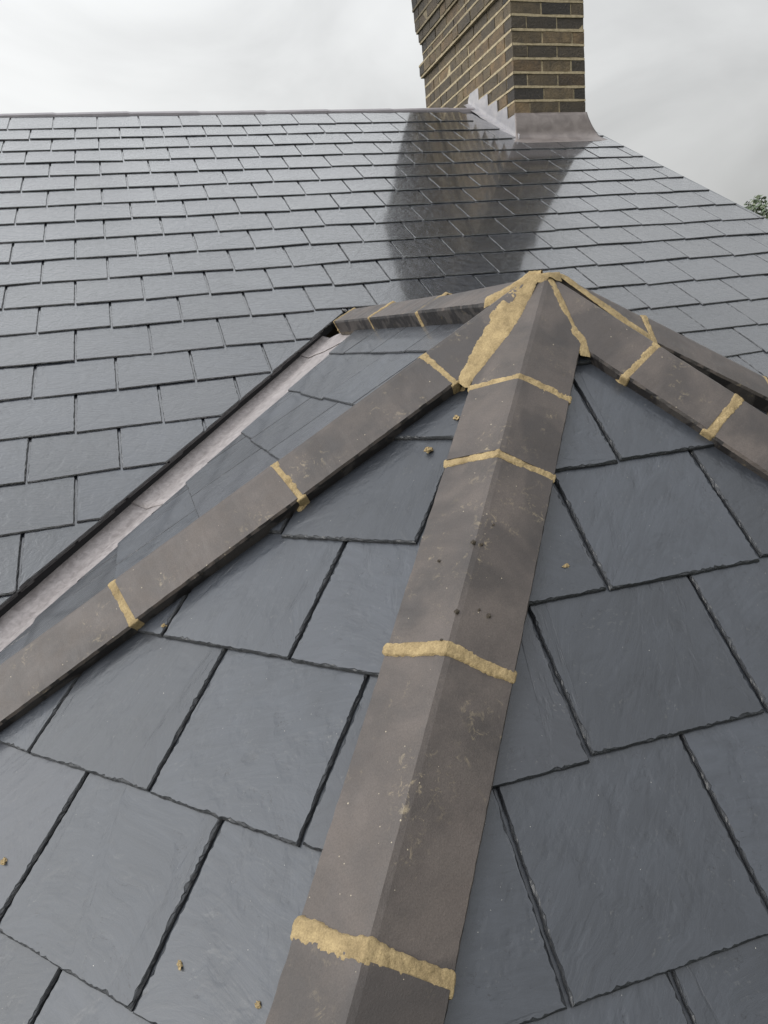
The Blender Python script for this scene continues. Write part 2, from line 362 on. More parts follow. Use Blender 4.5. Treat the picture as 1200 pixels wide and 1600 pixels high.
# edge of the main slates along the left valley, measured in the main plane (x, s)
def ms(x, y): return (x, -y/math.cos(PM))
LA, LB = ms(-.036, -3.463), ms(1.078, -2.447)
hl = half(LA, LB, (0, 1))
xr = re.x
RA, RB = (2*xr-LA[0]+.03, LA[1]), (2*xr-LB[0]+.03, LB[1])
hr = half(RA, RB, (2.5, 1))
verge = half(ms(3.584, -.549), ms(3.690, -1.924), (0, 1))
CHX0, CHX1, CHY0, CHY1 = 2.92, 3.46, -.55, 1.02                    # chimney plan
mb = MB(); t = .0058
for r, (st, sl) in enumerate(zip(SLOPE, SKEW)):
    off = 0 if (r+1) % 2 else .1265
    js = []; x = off - .253*12
    while x < 4.2:
        js.append(x + random.gauss(0, .0015) + .003); x += .2515 if x < 1.6 else .2525
    # align the run on the measured columns
    k = min(range(len(js)), key=lambda i: abs(js[i]-off)); d = off+.004-js[k]; js = [j+d for j in js]
    g = st-(SLOPE[r-1] if r else 0.02); Ln = .46
    seg = .02 if r < 8 else .012
    for a, b in zip(js[:-1], js[1:]):
        if b < VX0: continue
        top = -.085
        pieces = [[]]
        hs = [verge, ((0, -1), -top)]
        if r < 4: pass
        mid = (a+b)/2
        lim = st < RB[1]-.02
        if lim: sets = [hs]
        elif b < xr: sets = [hs+[hl]]
        elif a > xr: sets = [hs+[hr]]
        else: sets = [hs+[hl, ((1, 0), xr)], hs+[hr, ((-1, 0), -xr)]]
        if st > 4.68 and (b < LA[0]+.3 or a > RA[0]-.3): sets = [hs]
        if mid > 2.7 and st < .9:                                   # keep clear of the chimney and its flashing
            if r == 0: hs2 = [((1, 0), 2.885)]; sets = [hs+hs2]
            elif st-.2 < .62: sets = [hs+[((1, 0), 2.885)]] if mid < 2.9+.2 and st < .62 else sets
            if mid > 2.885 and st < .62: continue
        for h_ in sets:
            course(mb, FM, st, sl if abs(sl) else 0, [a, b], h_, Ln, .21, t, seg, .7, .0058)
main = mb.build('main_roof', M_slate_main, house, 'wide wet slate slope rising to the ridge behind the bay')
sheet('underlay', FM, [(VX0, -.09), (3.60, -.09), (3.66, 1.2), (3.66, 2.6), (RB[0]+.10, RB[1]+.02), (LB[0]-.1, LB[1]+.02), (LA[0]-.02-.5, LA[1]+.45), (LA[0]-1.6, 5.35), (VX0, 5.35)], -.002, M_felt, main)
sheet('underlay', FM, [(3.66, 2.6), (3.66, 5.35), (RA[0]+1.55, 5.35), (RB[0]+.10, RB[1]+.03)], -.002, M_felt, main)
# ridge capping
mb = MB(); pr = [(-.042, -.040), (-.042, -.0175), (-.012, .001), (.0, .005), (.012, .001), (.042, -.0175), (.042, -.040)]
yr = .085*math.cos(PM); zr = .085*math.sin(PM)+.018
xs = [VX0 + (2.93-VX0)*i/240 for i in range(241)]; V = []; F_ = []
for x in xs:
    for (a, b) in pr: V.append((x, yr+a, zr+b-.004+nz(x*1.3, a)*.003+.0035*((x/.45) % 1)))
k = len(pr)
for i in range(240):
    for j in range(k): F_.append((i*k+j, (i+1)*k+j, (i+1)*k+(j+1) % k, i*k+(j+1) % k))
mb.add(V, F_); mb.build('ridge_capping', M_ridge, main)
# far slope of the main roof, seen only from elsewhere
mb = MB(); prism(mb, [(VX0, yr, zr-.05), (3.6, yr, zr-.05), (3.6, yr+4.6, zr-.05-4.6*math.tan(PM)), (VX0, yr+4.6, zr-.05-4.6*math.tan(PM))], (0, 0, .03)); mb.build('rear_slope', M_slate_main, house)
# verge strip on the right
mb = MB()
a, b = Vector((3.56, 0)), None
vl = [(3.542, -.10), (3.586, .634), (3.692, 2.224), (3.80, 4.3), (3.83, 5.3)]
for (u0, v0), (u1, v1) in zip(vl[:-1], vl[1:]):
    prism(mb, [FM.P(u0+.004, v0, -.03), FM.P(u0+.030, v0, -.03), FM.P(u1+.030, v1, -.03), FM.P(u1+.004, v1, -.03)], FM.n*.036)
mb.build('verge_strip', M_verge, main)

# --- valley gutters
def gutter(FSx, sgn, la, lb, lab):
    gN = FM.n.cross(FSx.n).normalized(); gN = gN if gN.z < 0 else -gN
    def at(hM, hS, z):                                              # point on both offset planes at a height
        A_ = np.array([list(FM.n), list(FSx.n), [0, 0, 1]]); b_ = [FM.n.dot(FM.o)+hM, FSx.n.dot(FSx.o)+hS, z]
        return Vector(np.linalg.solve(A_, b_))
    top = at(0, 0, AP.z-.012)
    Ltot = (-2.27-top.z)/gN.z
    cuts = [0, .165, 1.07, Ltot]
    mb = MB()
    for k in range(3):
        s0, s1 = cuts[k]-(.03 if k else .0), cuts[k+1]; n = 24; V = []; UVs = []; m = 11
        lift = .004 - .0035*k if k < 2 else -.002
        for i in range(n+1):
            s_ = s0+(s1-s0)*i/n
            c = top + gN*s_
            latM = gN.cross(FM.n).normalized(); latM = latM if latM.x*sgn < 0 else -latM
            latS = gN.cross(FSx.n).normalized(); latS = latS if latS.x*sgn > 0 else -latS
            for j in range(m):
                q = (j-(m-1)/2)/((m-1)/2)
                bow = .006*(1-min(1, abs(q)*4))
                if q < 0: p = c + latM*(-q*.105) + FM.n*(-.022)
                else: p = c + latS*(q*.22) + FSx.n*(-.006) - Vector((0, 0, .003*(1-q)))
                p = p + Vector((0, 0, lift+bow+nz(s_*4, q*2, k)*.0012))
                V.append(p)
        mb.add(V, [(i*m+j, i*m+j+1, (i+1)*m+j+1, (i+1)*m+j) for i in range(n) for j in range(m-1)])
    o = mb.build('valley_gutter', M_gutter, house, lab, smooth=True)
    md = o.modifiers.new('thick', 'SOLIDIFY'); md.thickness = .0025; md.offset = -1
    return gN, top
gL0 = FM.n.cross(FS1.n).normalized(); gL0 = gL0 if gL0.z < 0 else -gL0
JL = AP + H1*(FM.n.dot(FM.o-AP)/FM.n.dot(H1)); JR_ = AP + H4*(FM.n.dot(FM.o-AP)/FM.n.dot(H4))
gL, gTop = gutter(FS1, 1, LA, LB, 'pale pinkish valley lining between the main slope and the bay roof')
gutter(FS2, -1, RA, RB, 'valley lining on the far side of the bay roof')
# batten edge, blackened as painted shadow, under the cut slates of the left valley
mb = MB()
for A_, B_ in ((LA, LB), (RA, RB)):
    d = Vector((A_[0]-B_[0], A_[1]-B_[1])).normalized(); n = Vector((d.y, -d.x)); n = n if n.y < 0 else -n
    e0 = Vector(B_)-d*.02; e1 = Vector(A_)+d*1.6
    prism(mb, [FM.P(e0.x+n.x*.004, e0.y+n.y*.004, -.028), FM.P(e1.x+n.x*.004, e1.y+n.y*.004, -.028), FM.P(e1.x+n.x*.05, e1.y+n.y*.05, -.028), FM.P(e0.x+n.x*.05, e0.y+n.y*.05, -.028)], FM.n*.034)
mb.build('valley_shade_batten', M_felt, main)

# --- bay slopes
def uv(F, p): return F.q(p)
def smax(F): return (AP.z-ZE)/(-F.d.z)
def slope_slates(name, F, ha, hb_, rows, mat, lab, extra=(), W=.2515, seg=.0042, chip=1.0, t=.0070, inside=None):
    """rows: (tail s, joint offset)"""
    mb = MB(); o = (0, 0); hs = list(extra); ins = inside or (0.0, .8)
    for h in (ha, hb_):
        if h is not None: hs.append(half(o, F.q(AP+h), ins, .006))
    S = smax(F)
    for k, (st, off) in enumerate(rows):
        js = [off + W*i for i in range(-9, 10)]; js = [j+random.gauss(0, .001) for j in js]
        course(mb, F, st, 0, js, hs, .46, .21, t, seg, chip, .0045, base=.001)
    return mb.build(name, mat, deck, lab)
mb = MB()
def facepoly(F, a, b, h):
    S = smax(F); pa = F.q(AP+a*(S/a.dot(F.d))); pb = F.q(AP+b*(S/b.dot(F.d))); prism(mb, [F.P(0, 0, h-.012), F.P(*pa, h-.012), F.P(*pb, h-.012)], F.n*.01)
facepoly(FA, H1, H2, 0); facepoly(FB, H2, H3, 0); facepoly(FC, H3, H4, 0)
for F, h, sg in ((FS1, H1, -1), (FS2, H4, 1)):
    j_ = JL if sg < 0 else JR_
    prism(mb, [F.P(0, 0, -.034), F.P(*F.q(j_), -.034), F.P(*F.q(re), -.034)], F.n*.008)
deck = mb.build('bay_roof', M_felt, house, 'steep slated hipped roof of the bay in the foreground')
rowsA = [(.150, -.06), (.358, -.183), (.573, -.310), (.785, -.183), (1.001, -.308), (1.205, -.179), (1.41, -.305), (1.62, -.18), (1.83, -.3), (2.03, -.18)]
def mainclip(F, j, ins):
    d = FM.n.cross(F.n).normalized(); return half(F.q(j), F.q(j+d), ins, .01)
slope_slates('slate_slope', FA, H1, H2, rowsA, M_slate_bay, 'pale smooth slates between the long left hip and the centre hip', inside=(-.2, .6), extra=[mainclip(FA, JL, (-.2, .6))])
rowsB = [(.170, .10), (.378, -.032), (.583, -.151), (.786, -.272), (1.003, -.395), (1.21, -.277), (1.42, -.15), (1.63, -.27)]
slope_slates('slate_slope', FB, H2, H3, rowsB, M_slate_bay, 'large square-looking slates right of the centre hip', W=.2520, inside=(-.1, .6))
rowsC = [(.16, .1), (.37, -.03), (.58, .1), (.79, -.03), (1.0, .1), (1.21, -.03), (1.42, .1), (1.63, -.03), (1.84, .1), (2.02, 0)]
slope_slates('slate_slope', FC, H3, H4, rowsC, M_slate_bay, None, seg=.02, inside=(.2, .6), extra=[mainclip(FC, JR_, (.2, .6))])
rowsS = [(.167, -.60), (.363, -.73), (.557, -.85), (.757, -.70), (.96, -.83), (1.17, -.70), (1.38, -.83), (1.59, -.7), (1.8, -.83), (2.0, -.7), (2.21, -.83), (2.42, -.7)]
cutL = half((-.95, .297), (-.43, 1.1), (0, .5))
slope_slates('slate_slope', FS1, H1, None, rowsS, M_slate_side, 'narrow foreshortened slates beside the pale valley', extra=[cutL, ((0, -1), -.02)], inside=(-.3, .6), chip=.7, t=.005)
cutR = half((.95, .297), (.43, 1.1), (0, .5))
slope_slates('slate_slope', FS2, H4, None, [(a, -b) for a, b in rowsS], M_slate_side, None, extra=[cutR, ((0, -1), -.02)], seg=.02, inside=(.3, .6))

# ------------------------------------------------------------------ hip and ridge tiles
TW, TT = .094, .038                                                 # wing width, thickness
HA = R(64); TS, TC = math.sin(HA), math.cos(HA)
class Hip:
    TT = TT
    def __init__(s, h, nl, nr, H):
        s.h = h; s.n = (nl+nr).normalized(); s.lat = h.cross(s.n).normalized(); s.H = H
        if s.lat.dot(nl) > s.lat.dot(nr): s.lat = -s.lat             # lat points to the side of nr
        s.tan = math.tan(nl.angle(nr)/2)
    def P(s, q, u, v): return AP + s.h*q + s.lat*u + s.n*v
    def crestz(s, x, y):
        """height of the upper surface of the tile above a plan point"""
        zs = []
        for sg in (-1, 1):
            nn = (s.n*TS + s.lat*sg*TC); p0 = AP + s.n*s.H
            zs.append(p0.z - (nn.x*(x-p0.x)+nn.y*(y-p0.y))/nn.z)
        return min(zs)
HP1 = Hip(H1, FS1.n, FA.n, .067); HP2 = Hip(H2, FA.n, FB.n, .061); HP3 = Hip(H3, FB.n, FC.n, .057); HP4 = Hip(H4, FC.n, FS2.n, .067)
HPR = Hip(RD, FS2.n, FS1.n, .056); HPR.TT = .048
def profile(H, TT=TT):
    c = Vector((0, H)); pts = []
    for sg in (-1, 1):
        d = Vector((sg*TS, -TC)); nn = Vector((sg*TC, TS)); up = c+d*TW; lo = up-nn*TT
        pts.append((up, lo, d, nn))
    l, r = pts; cin = Vector((0, H-TT/TS))
    return [tuple(l[1]), tuple(l[1]+(l[0]-l[1])*.88), tuple(l[0]-l[2]*.003), tuple(c+l[2]*.05), tuple(c+l[2]*.008-Vector((0, .0003))), tuple(c-Vector((0, .0016))), tuple(c+r[2]*.008-Vector((0, .0003))), tuple(c+r[2]*.05), tuple(r[0]-r[2]*.003), tuple(r[1]+(r[0]-r[1])*.88), tuple(r[1]), tuple(cin)]
def tile(hp, s0, s1, clips, name='hip_tile', lab=None, dv=0.0, tw=0.0):
    pr = profile(hp.H, hp.TT); k = len(pr); n = max(4, int((s1-s0)/.008)); V = []; F_ = []; sd = random.uniform(0, 99)
    for i in range(n+1):
        q = s0+(s1-s0)*i/n
        for j, (a, b) in enumerate(pr):
            e = .0009 if j in (0, 1, 2, 8, 9, 10) else .0004
            a2 = a+nz(q*70, j, sd)*e; b2 = b+nz(q*70, j+20, sd)*e+dv+tw*a
            qq = q + (nz(a*90, b*90, sd+i)*.0012 if i in (0, n) else 0)
            V.append(hp.P(qq, a2, b2))
    for i in range(n):
        for j in range(k):
            j2 = (j+1) % k; F_.append((i*k+j, i*k+j2, (i+1)*k+j2, (i+1)*k+j))
    F_.append(tuple(range(k))); F_.append(tuple(range(n*k, n*k+k))[::-1])
    bm = bmesh.new(); vs = [bm.verts.new(p) for p in V]
    for f in F_: bm.faces.new([vs[i] for i in f])
    bmesh.ops.recalc_face_normals(bm, faces=bm.faces[:])
    for (co, no) in clips:
        geo = bm.verts[:]+bm.edges[:]+bm.faces[:]
        rr = bmesh.ops.bisect_plane(bm, geom=geo, plane_co=co, plane_no=no, clear_outer=True)
        ed = [e for e in rr['geom_cut'] if isinstance(e, bmesh.types.BMEdge)]
        if ed: bmesh.ops.holes_fill(bm, edges=ed, sides=0)
    bm.normal_update()
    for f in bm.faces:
        if any(f.normal.dot(hp.lat*sg*TS-hp.n*TC) > .85 for sg in (-1, 1)): f.material_index = 1  # down-facing edges take the damp colour with painted shade
    me = bpy.data.meshes.new('m'); bm.to_mesh(me); bm.free(); me.materials.append(M_tile); me.materials.append(M_damp_shade)
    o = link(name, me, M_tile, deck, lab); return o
def bisplane(a, b, gap):
    """vertical plane halfway between two hips; outer side = towards b"""
    pa, pb = Vector((a.x, a.y, 0)).normalized(), Vector((b.x, b.y, 0)).normalized(); m = (pa+pb).normalized()
    no = Vector((-m.y, m.x, 0)); no = no if no.dot(pb) > 0 else -no
    return (Vector((AP.x, AP.y, AP.z)) - no*gap, no), m
hips = [HPR, HP1, HP2, HP3, HP4]
clips = {0: [], 1: [], 2: [], 3: [], 4: []}; bis = {}
for i in range(5):
    j = (i+1) % 5; (c1, m) = bisplane(hips[i].h, hips[j].h, .002); (c2, _) = bisplane(hips[j].h, hips[i].h, .002)
    clips[i].append(c1); clips[j].append(c2); bis[(i, j)] = m
GAP = .005
def runs(hp, idx, js, end, labs=None):
    s = -.12
    for k, j in enumerate(js+[end]):
        tile(hp, s+(GAP if k else 0), j-(GAP if j != end else 0), (clips[idx]+[(Vector((0, 0, AP.z+.056)), Vector((0, 0, 1)))]) if k == 0 else [], 'hip_tile' if idx else 'ridge_tile', (labs or {}).get(k), dv=random.uniform(-.0026, .0026), tw=random.uniform(-.018, .018))
        s = j
J1 = [.253, .582, .914, 1.24, 1.56, 1.88]; J2 = [.261, .428, .749, 1.074, 1.395]; J3 = [.217, .377, .70, 1.02, 1.34]; J4 = [.197, .512, .83, 1.15, 1.47, 1.79]; JR = [.47, .90]
runs(HP1, 1, J1[:5], 1.74); runs(HP2, 2, J2, 1.72, {3: 'hip tile with a dark damp patch down its right side'}); runs(HP3, 3, J3, 1.66); runs(HP4, 4, J4[:5], 1.74); runs(HPR, 0, JR, 1.36)

# bedding under the tiles
def bedding(hp, s0, s1, mat=None, out_=0.0):
    ue = TS*TW-TC*TT-.004+out_; n = int((s1-s0)/.006); V = []; sd = random.uniform(0, 99)
    for i in range(n+1):
        q = s0+(s1-s0)*i/n
        for sg in (-1, 1):
            u = ue+nz(q*40, sg, sd)*.005+nz(q*130, sg, sd)*.002; vb = -u*hp.tan+.004
            V.append(hp.P(q, sg*(u+.004), vb-.004)); V.append(hp.P(q, sg*u, vb+.012)); V.append(hp.P(q, sg*(ue-.02), vb+.024))
    F_ = []
    for i in range(n):
        a, b = i*6, (i+1)*6
        for x, y in ((0, 1), (1, 2), (2, 5), (5, 4), (4, 3)): F_.append((a+x, b+x, b+y, a+y))
    mb = MB(); mb.add(V, F_); o = mb.build('bedding', mat or M_bed, deck); return o
for hp, a, b in ((HP1, .12, 1.72), (HP2, .12, 1.70), (HP3, .12, 1.64), (HP4, .12, 1.72), (HPR, .1, 1.34)): bedding(hp, a, b)
bedding(HP3, .14, .60, M_mortar, .0035); bedding(HP2, .16, .30, M_mortar, .002)

def blob(mb, c, r, sq=(1, 1, 1), n=2, seed=0.0, amp=.35):
    bm = bmesh.new(); bmesh.ops.create_icosphere(bm, subdivisions=n, radius=1)
    V = []
    for v in bm.verts:
        d = v.co.normalized(); k = 1+amp*nz(d.x*1.7+seed, d.y*1.7, d.z*1.7)+amp*.6*nz(d.x*4+seed, d.y*4, d.z*4)
        V.append(Vector(c)+Vector((d.x*r*sq[0], d.y*r*sq[1], d.z*r*sq[2]))*k)
    mb.add(V, [tuple(v.index for v in f.verts) for f in bm.faces]); bm.free()

def joint(hp, s, b=.011, ends=(1, 1), bend=0.0):
    """pointing pressed over the butt joint of two tiles, following their profile"""
    H = hp.H; TT = hp.TT; c = Vector((0, H)); path = []
    L_ = [c+Vector((-TS, -TC))*TW-Vector((-TC, TS))*TT, c+Vector((-TS, -TC))*TW, c, c+Vector((TS, -TC))*TW, c+Vector((TS, -TC))*TW-Vector((TC, TS))*TT]
    nn = [Vector((-TS, -TC)), Vector((-TC, TS)), Vector((TC, TS)), Vector((TS, -TC))]
    for i in range(4):
        k = 10 if i in (0, 3) else 60
        for j in range(k + (1 if i == 3 else 0)):
            f = j/k; p = L_[i].lerp(L_[i+1], f); n_ = nn[i].copy()
            if i == 1 and f > .85: n_ = nn[1].lerp(Vector((0, 1)), (f-.85)/.15)
            if i == 2 and f < .15: n_ = Vector((0, 1)).lerp(nn[2], f/.15)
            if i == 1 and f < .06: n_ = (nn[0]+nn[1]).normalized()
            if i == 2 and f > .94: n_ = (nn[2]+nn[3]).normalized()
            path.append((p, n_, i))
    m = 15; V = []; sd = random.uniform(0, 99); np_ = len(path)
    for a, (p, n_, si) in enumerate(path):
        ph = a*.0018
        w0 = b*(1+.32*nz(ph*22, 1, sd)+.10*nz(ph*120, 2, sd)+.06*nz(ph*420, 3, sd)); w1 = b*(1+.32*nz(ph*22, 7, sd)+.10*nz(ph*120, 5, sd)+.06*nz(ph*420, 6, sd))
        for j in range(m):
            q = 2*j/(m-1)-1; ww = w0 if q < 0 else w1; v = q*ww + nz(ph*200, q*3, sd)*.0012
            hgt = .0024*(1-q**4) - .0010 + nz(ph*70, v*90, sd)*.0016 + nz(ph*260, v*260, sd)*.0009
            if abs(q) > .99: hgt = -.0035
            pp = p+n_*hgt; V.append(hp.P(s+v+bend*abs(pp.x), pp.x, pp.y))
    mb = MB(); mb.add(V, [(i*m+j, (i+1)*m+j, (i+1)*m+j+1, i*m+j+1) for i in range(np_-1) for j in range(m-1)])
    for e, sg in zip(ends, (-1, 1)):
        if e:
            u = TS*TW-TC*TT
            for k in range(3):
                blob(mb, hp.P(s+random.uniform(-.014, .014), sg*(u+random.uniform(-.004, .006)), -u*hp.tan+.014+random.uniform(-.002, .006)), random.uniform(.005, .009)*e, seed=random.uniform(0, 9))
    return mb.build('mortar_joint', M_mortar, deck, smooth=True)
for s in J1[:5]: joint(HP1, s, random.uniform(.0085, .0105), (.8, 1.25))
for i, s in enumerate(J2): joint(HP2, s, [.009, .0085, .0095, .0125, .011][i], (.3, .5), bend=random.uniform(-.03, .03))
for s in J3: joint(HP3, s, random.uniform(.009, .0105), (1.2, .6))
for s in J4[:5]: joint(HP4, s, .009, (.8, .6))
for s in JR: joint(HPR, s, .0095, (.6, .6))
joint(HPR, 1.36, .006, (.6, .6))

# mortar in the mitres round the apex
def topz(x, y, hs=None):
    z = -9
    for hp in (hs or hips):
        if hs or (x-AP.x)*hp.h.x+(y-AP.y)*hp.h.y > -.004: z = max(z, hp.crestz(x, y))
    rf = min(F.z(x, y) for F in (FS1, FA, FB, FC, FS2))
    return min(max(z, rf+.012), AP.z+.0565)
def ribbon(ij, wfun, L0, L1, fill, lab=None, n=120, mm=21, side=0.0, up=0.0):
    m = bis[ij]; hs = [hips[ij[0]], hips[ij[1]]]
    V = []; sd = random.uniform(0, 99); lat = Vector((-m.y, m.x, 0))
    for i in range(n+1):
        a = L0+(L1-L0)*i/n; wd = wfun((a-L0)/(L1-L0)); wl = wd*(1+.16*nz(a*30, 1, sd)+.08*nz(a*160, 2, sd)+.1*nz(a*420, 3, sd)); wr = wd*(1+.2*nz(a*30, 4, sd)+.08*nz(a*160, 8, sd)+.1*nz(a*420, 9, sd))
        c = Vector((AP.x, AP.y, 0))+m*a+lat*side
        pl, pr_ = c-lat*wl, c+lat*wr; zl, zr_ = topz(pl.x, pl.y, hs), topz(pr_.x, pr_.y, hs)
        for j in range(mm):
            q = j/(mm-1); p = pl.lerp(pr_, q); zc_ = zl+(zr_-zl)*q; zt = topz(p.x, p.y, hs)
            z = max(zt, zt+(zc_-zt)*fill) + (.0030+up)*(1-(2*q-1)**4) - .0018 + nz(p.x*60, p.y*60, sd)*.0018+nz(p.x*240, p.y*240, sd)*.0011
            if j in (0, mm-1) or i in (n,): z = zt-.003
            V.append((p.x, p.y, z))
    mb = MB(); mb.add(V, [(i*mm+j, (i+1)*mm+j, (i+1)*mm+j+1, i*mm+j+1) for i in range(n) for j in range(mm-1)])
    return mb, lab
def fin(r): return r[0].build('mitre_mortar', M_mortar, deck, r[1], smooth=True)
fin(ribbon((1, 2), lambda f: (.008+.046*f if f < .5 else .031-(f-.5)*.036), 0, .238, .95, 'broad wedge of sandy mortar between the left hip and the centre hip'))
r = ribbon((2, 3), lambda f: .007+.002*f+.009*max(0, 1-abs(f-.86)/.16), 0, .146, .85)
fin(r)
fin(ribbon((3, 4), lambda f: .008+.006*f, 0, .20, .9))
fin(ribbon((0, 1), lambda f: .010+.004*f, 0, .112, .9, up=.010))
fin(ribbon((4, 0), lambda f: .007+.002*f, 0, .108, .8))
mb = MB(); V = []; n = 40; mm = 9
for i in range(mm):
    for j in range(n):
        a = 2*math.pi*j/n; rr = .036*(i/(mm-1))*(1+.2*nz(math.cos(a)*2, math.sin(a)*2, 3)+.05*nz(math.cos(a)*6, math.sin(a)*6, 3)); x, y = AP.x+rr*math.cos(a), AP.y+rr*math.sin(a)
        zt = topz(x, y); z = min(zt+.004, AP.z+.060)+nz(x*80, y*80)*.002 if i < mm-1 else zt-.004
        V.append((x, y, max(z, zt-.004)))
mb.add(V, [(i*n+j, i*n+(j+1) % n, (i+1)*n+(j+1) % n, (i+1)*n+j) for i in range(mm-1) for j in range(n)]); mb.build('apex_mortar', M_mortar, deck, smooth=True)

# ------------------------------------------------------------------ chimney
CH = .0838; ZB = -.169
def out_at(z):
    if z < .62: return 0
    if z < .705: return .028
    if z < .88: return .0
    if z < .96: return .018
    if z < 1.05: return .036
    if z < 1.5: return .044
    return .03
mb = MB(); mm_ = MB(); nC = 27
core = .0052
for k in range(-5, nC):
    z0 = ZB+k*CH+.011; z1 = z0+CH-.018; zc_ = (z0+z1)/2; o = out_at(zc_)
    x0, x1, y0, y1 = CHX0-o, CHX1+o, CHY0-o, CHY1+o
    box(mm_, (x0+core, y0+core, z0-.0185), (x1-core, y1-core, z1+.0003))
    D_ = .10
    def line(p0, p1, fn, start, flem=False):
        x = p0; j = 0; Ls = [.225, .225] if (k % 2) else [.225, .225]
        first = True
        while x < p1-.004:
            l = start if first and start else (random.choice([.225, .225, .117]) if flem else .225) ; first = False
            e = min(p1, x+l+random.gauss(0, .003))
            if p1-e < .04: e = p1
            fn(x, e-(.0125 if e < p1 else 0)); x = e
    def rb(lo=0.0):
        a = random.random(); return (lo+(1-lo)*a**(2.0-lo*1.6), random.random() if not lo else random.uniform(.2, 1), random.random())
    j_ = .0022
    st = .225 if k % 2 else .115
    pr_ = lambda: max(-.002, min(.004, random.gauss(0, .0022)))
    line(x0, x1, lambda a, b: (lambda d: box(mb, (a, y0+d, z0), (b, y0+D_, z1), rb(), j_))(pr_()), st)
    line(x0, x1, lambda a, b: (lambda d: box(mb, (a, y1-D_, z0), (b, y1+d, z1), rb(), j_))(pr_()), st)
    # side faces alternate headers and stretchers
    line(y0+D_+.0095, y1-D_-.0095, lambda a, b: (lambda d: box(mb, (x0+d, a, z0), (x0+D_, b, z1), rb(.3), j_))(pr_()), .125 if k % 2 else .225, True)
    line(y0+D_+.0095, y1-D_-.0095, lambda a, b: (lambda d: box(mb, (x1-D_, a, z0), (x1+d, b, z1), rb(), j_))(pr_()), .125 if k % 2 else .225, True)
chim = mb.build('chimney', M_brick, house, 'tall sooty yellow stock brick chimney stack standing on the gable end of the ridge')
# struck mortar lines: slightly proud and wavy, over the core
for k in range(-4, nC):
    z = ZB+k*CH; o = min(out_at(z-.03), out_at(z+.03)); n = 40
    for (a, b, nx, ny) in (((CHX0-o, CHY0-o), (CHX1+o, CHY0-o), 0, -1), ((CHX0-o, CHY1+o), (CHX0-o, CHY0-o), -1, 0)):
        V = []
        for i in range(n+1):
            f = i/n; x = a[0]+(b[0]-a[0])*f; y = a[1]+(b[1]-a[1])*f; hw = .0088+nz(x*9, y*9, z*7)*.0035; pz = z+.002+nz(x*3, y*3, z*9)*.0028; pj = .0018+nz(x*14, y*14, z)*.0015
            for dz, dp in ((-hw, -.008), (-hw*.8, pj), (hw*.8, pj), (hw, -.008)): V.append((x+nx*dp, y+ny*dp, pz+dz))
        mm_.add(V, [(i*4+j, (i+1)*4+j, (i+1)*4+j+1, i*4+j+1) for i in range(n) for j in range(3)])
mm_.build('brick_mortar', M_brickmortar, chim)
# cap
mb = MB(); box(mb, (CHX0-.05, CHY0-.05, ZB+nC*CH), (CHX1+.05, CHY1+.05, ZB+nC*CH+.05), jit=.003); mb.build('chimney_cap', M_brickmortar, chim)
def roofz(y): return y*math.tan(PM)
# stepped flashing on the left face
mb = MB(); pts = []; y = CHY0-.004; z = ZB+.002; pts.append((y, roofz(y)-.0)); pts.append((y, z-.01))
for k in range(5):
    zt = ZB+CH*k+.006
    if k: pts.append((y_+random.uniform(-.004, .004), zt-.004))
    y_ = CHY0+.105+.144*k; pts.append((y_, zt+random.uniform(-.003, .003)))
pts[1] = (CHY0-.004, ZB+.006)
pts.append((.17, ZB+CH*4-.03)); pts.append((.17, .04))
prism(mb, [(CHX0-.002, a, b) for a, b in pts], (-.0022, 0, 0))
# the part dressed over the slates
n = 30; V = []
for i in range(n+1):
    y = CHY0-.05+(.16-CHY0+.05)*i/n
    z = roofz(y)+.016
    yy = max(y, CHY0)
    V += [(CHX0-.0035, y, z+.035), (CHX0-.007, y, z+.008), (CHX0-.03-.006*nz(y*8), y, z+.001), (CHX0-.05-.012*nz(y*11, 3), y, z-.001)]
mb.add(V, [(i*4+j, (i+1)*4+j, (i+1)*4+j+1, i*4+j+1) for i in range(n) for j in range(3)])
mb.build('step_flashing', M_lead, chim, 'grey stepped lead flashing up the left face')
# front apron
n = 44; V = []; x0, x1 = CHX0-.008, CHX1+.008; rowsN = 14
yb = CHY0-.115                                                       # lower edge on the roof
for j in range(rowsN):
    f = j/(rowsN-1)
    for i in range(n+1):
        g = i/n; x = x0+(x1-x0)*g
        if f < .55:
            q = f/.55; z_t = ZB+.012+nz(x*9)*.002; zb_ = roofz(CHY0-.012)+.03; z = z_t+(zb_-z_t)*q; y = CHY0-.004-.022*q-.006*math.sin(q*3.1)
            x += (g-.5)*2*(.062*q*q if g > .5 else .012*q)
        else:
            q = (f-.55)/.45; y = CHY0-.032+(yb-CHY0+.032)*q; z = roofz(y)+.018+(.010*(1-q)**3)
            x += (g-.5)*2*((.062+.05*q) if g > .5 else (.012+.045*q))
            if g < .12: y += (.12-g)*.25*q; z = roofz(y)+.018+(.010*(1-q)**3)
        V.append((x, y+nz(x*7, f*4)*.002, z+nz(x*12, f*6, 3)*.0022))
mb = MB(); mb.add(V, [(j*(n+1)+i, j*(n+1)+i+1, (j+1)*(n+1)+i+1, (j+1)*(n+1)+i) for j in range(rowsN-1) for i in range(n)])
o = mb.build('apron_flashing', M_lead_apron, chim, 'brown-grey lead apron across the front foot', smooth=True)
md = o.modifiers.new('thick', 'SOLIDIFY'); md.thickness = .0025; md.offset = 1

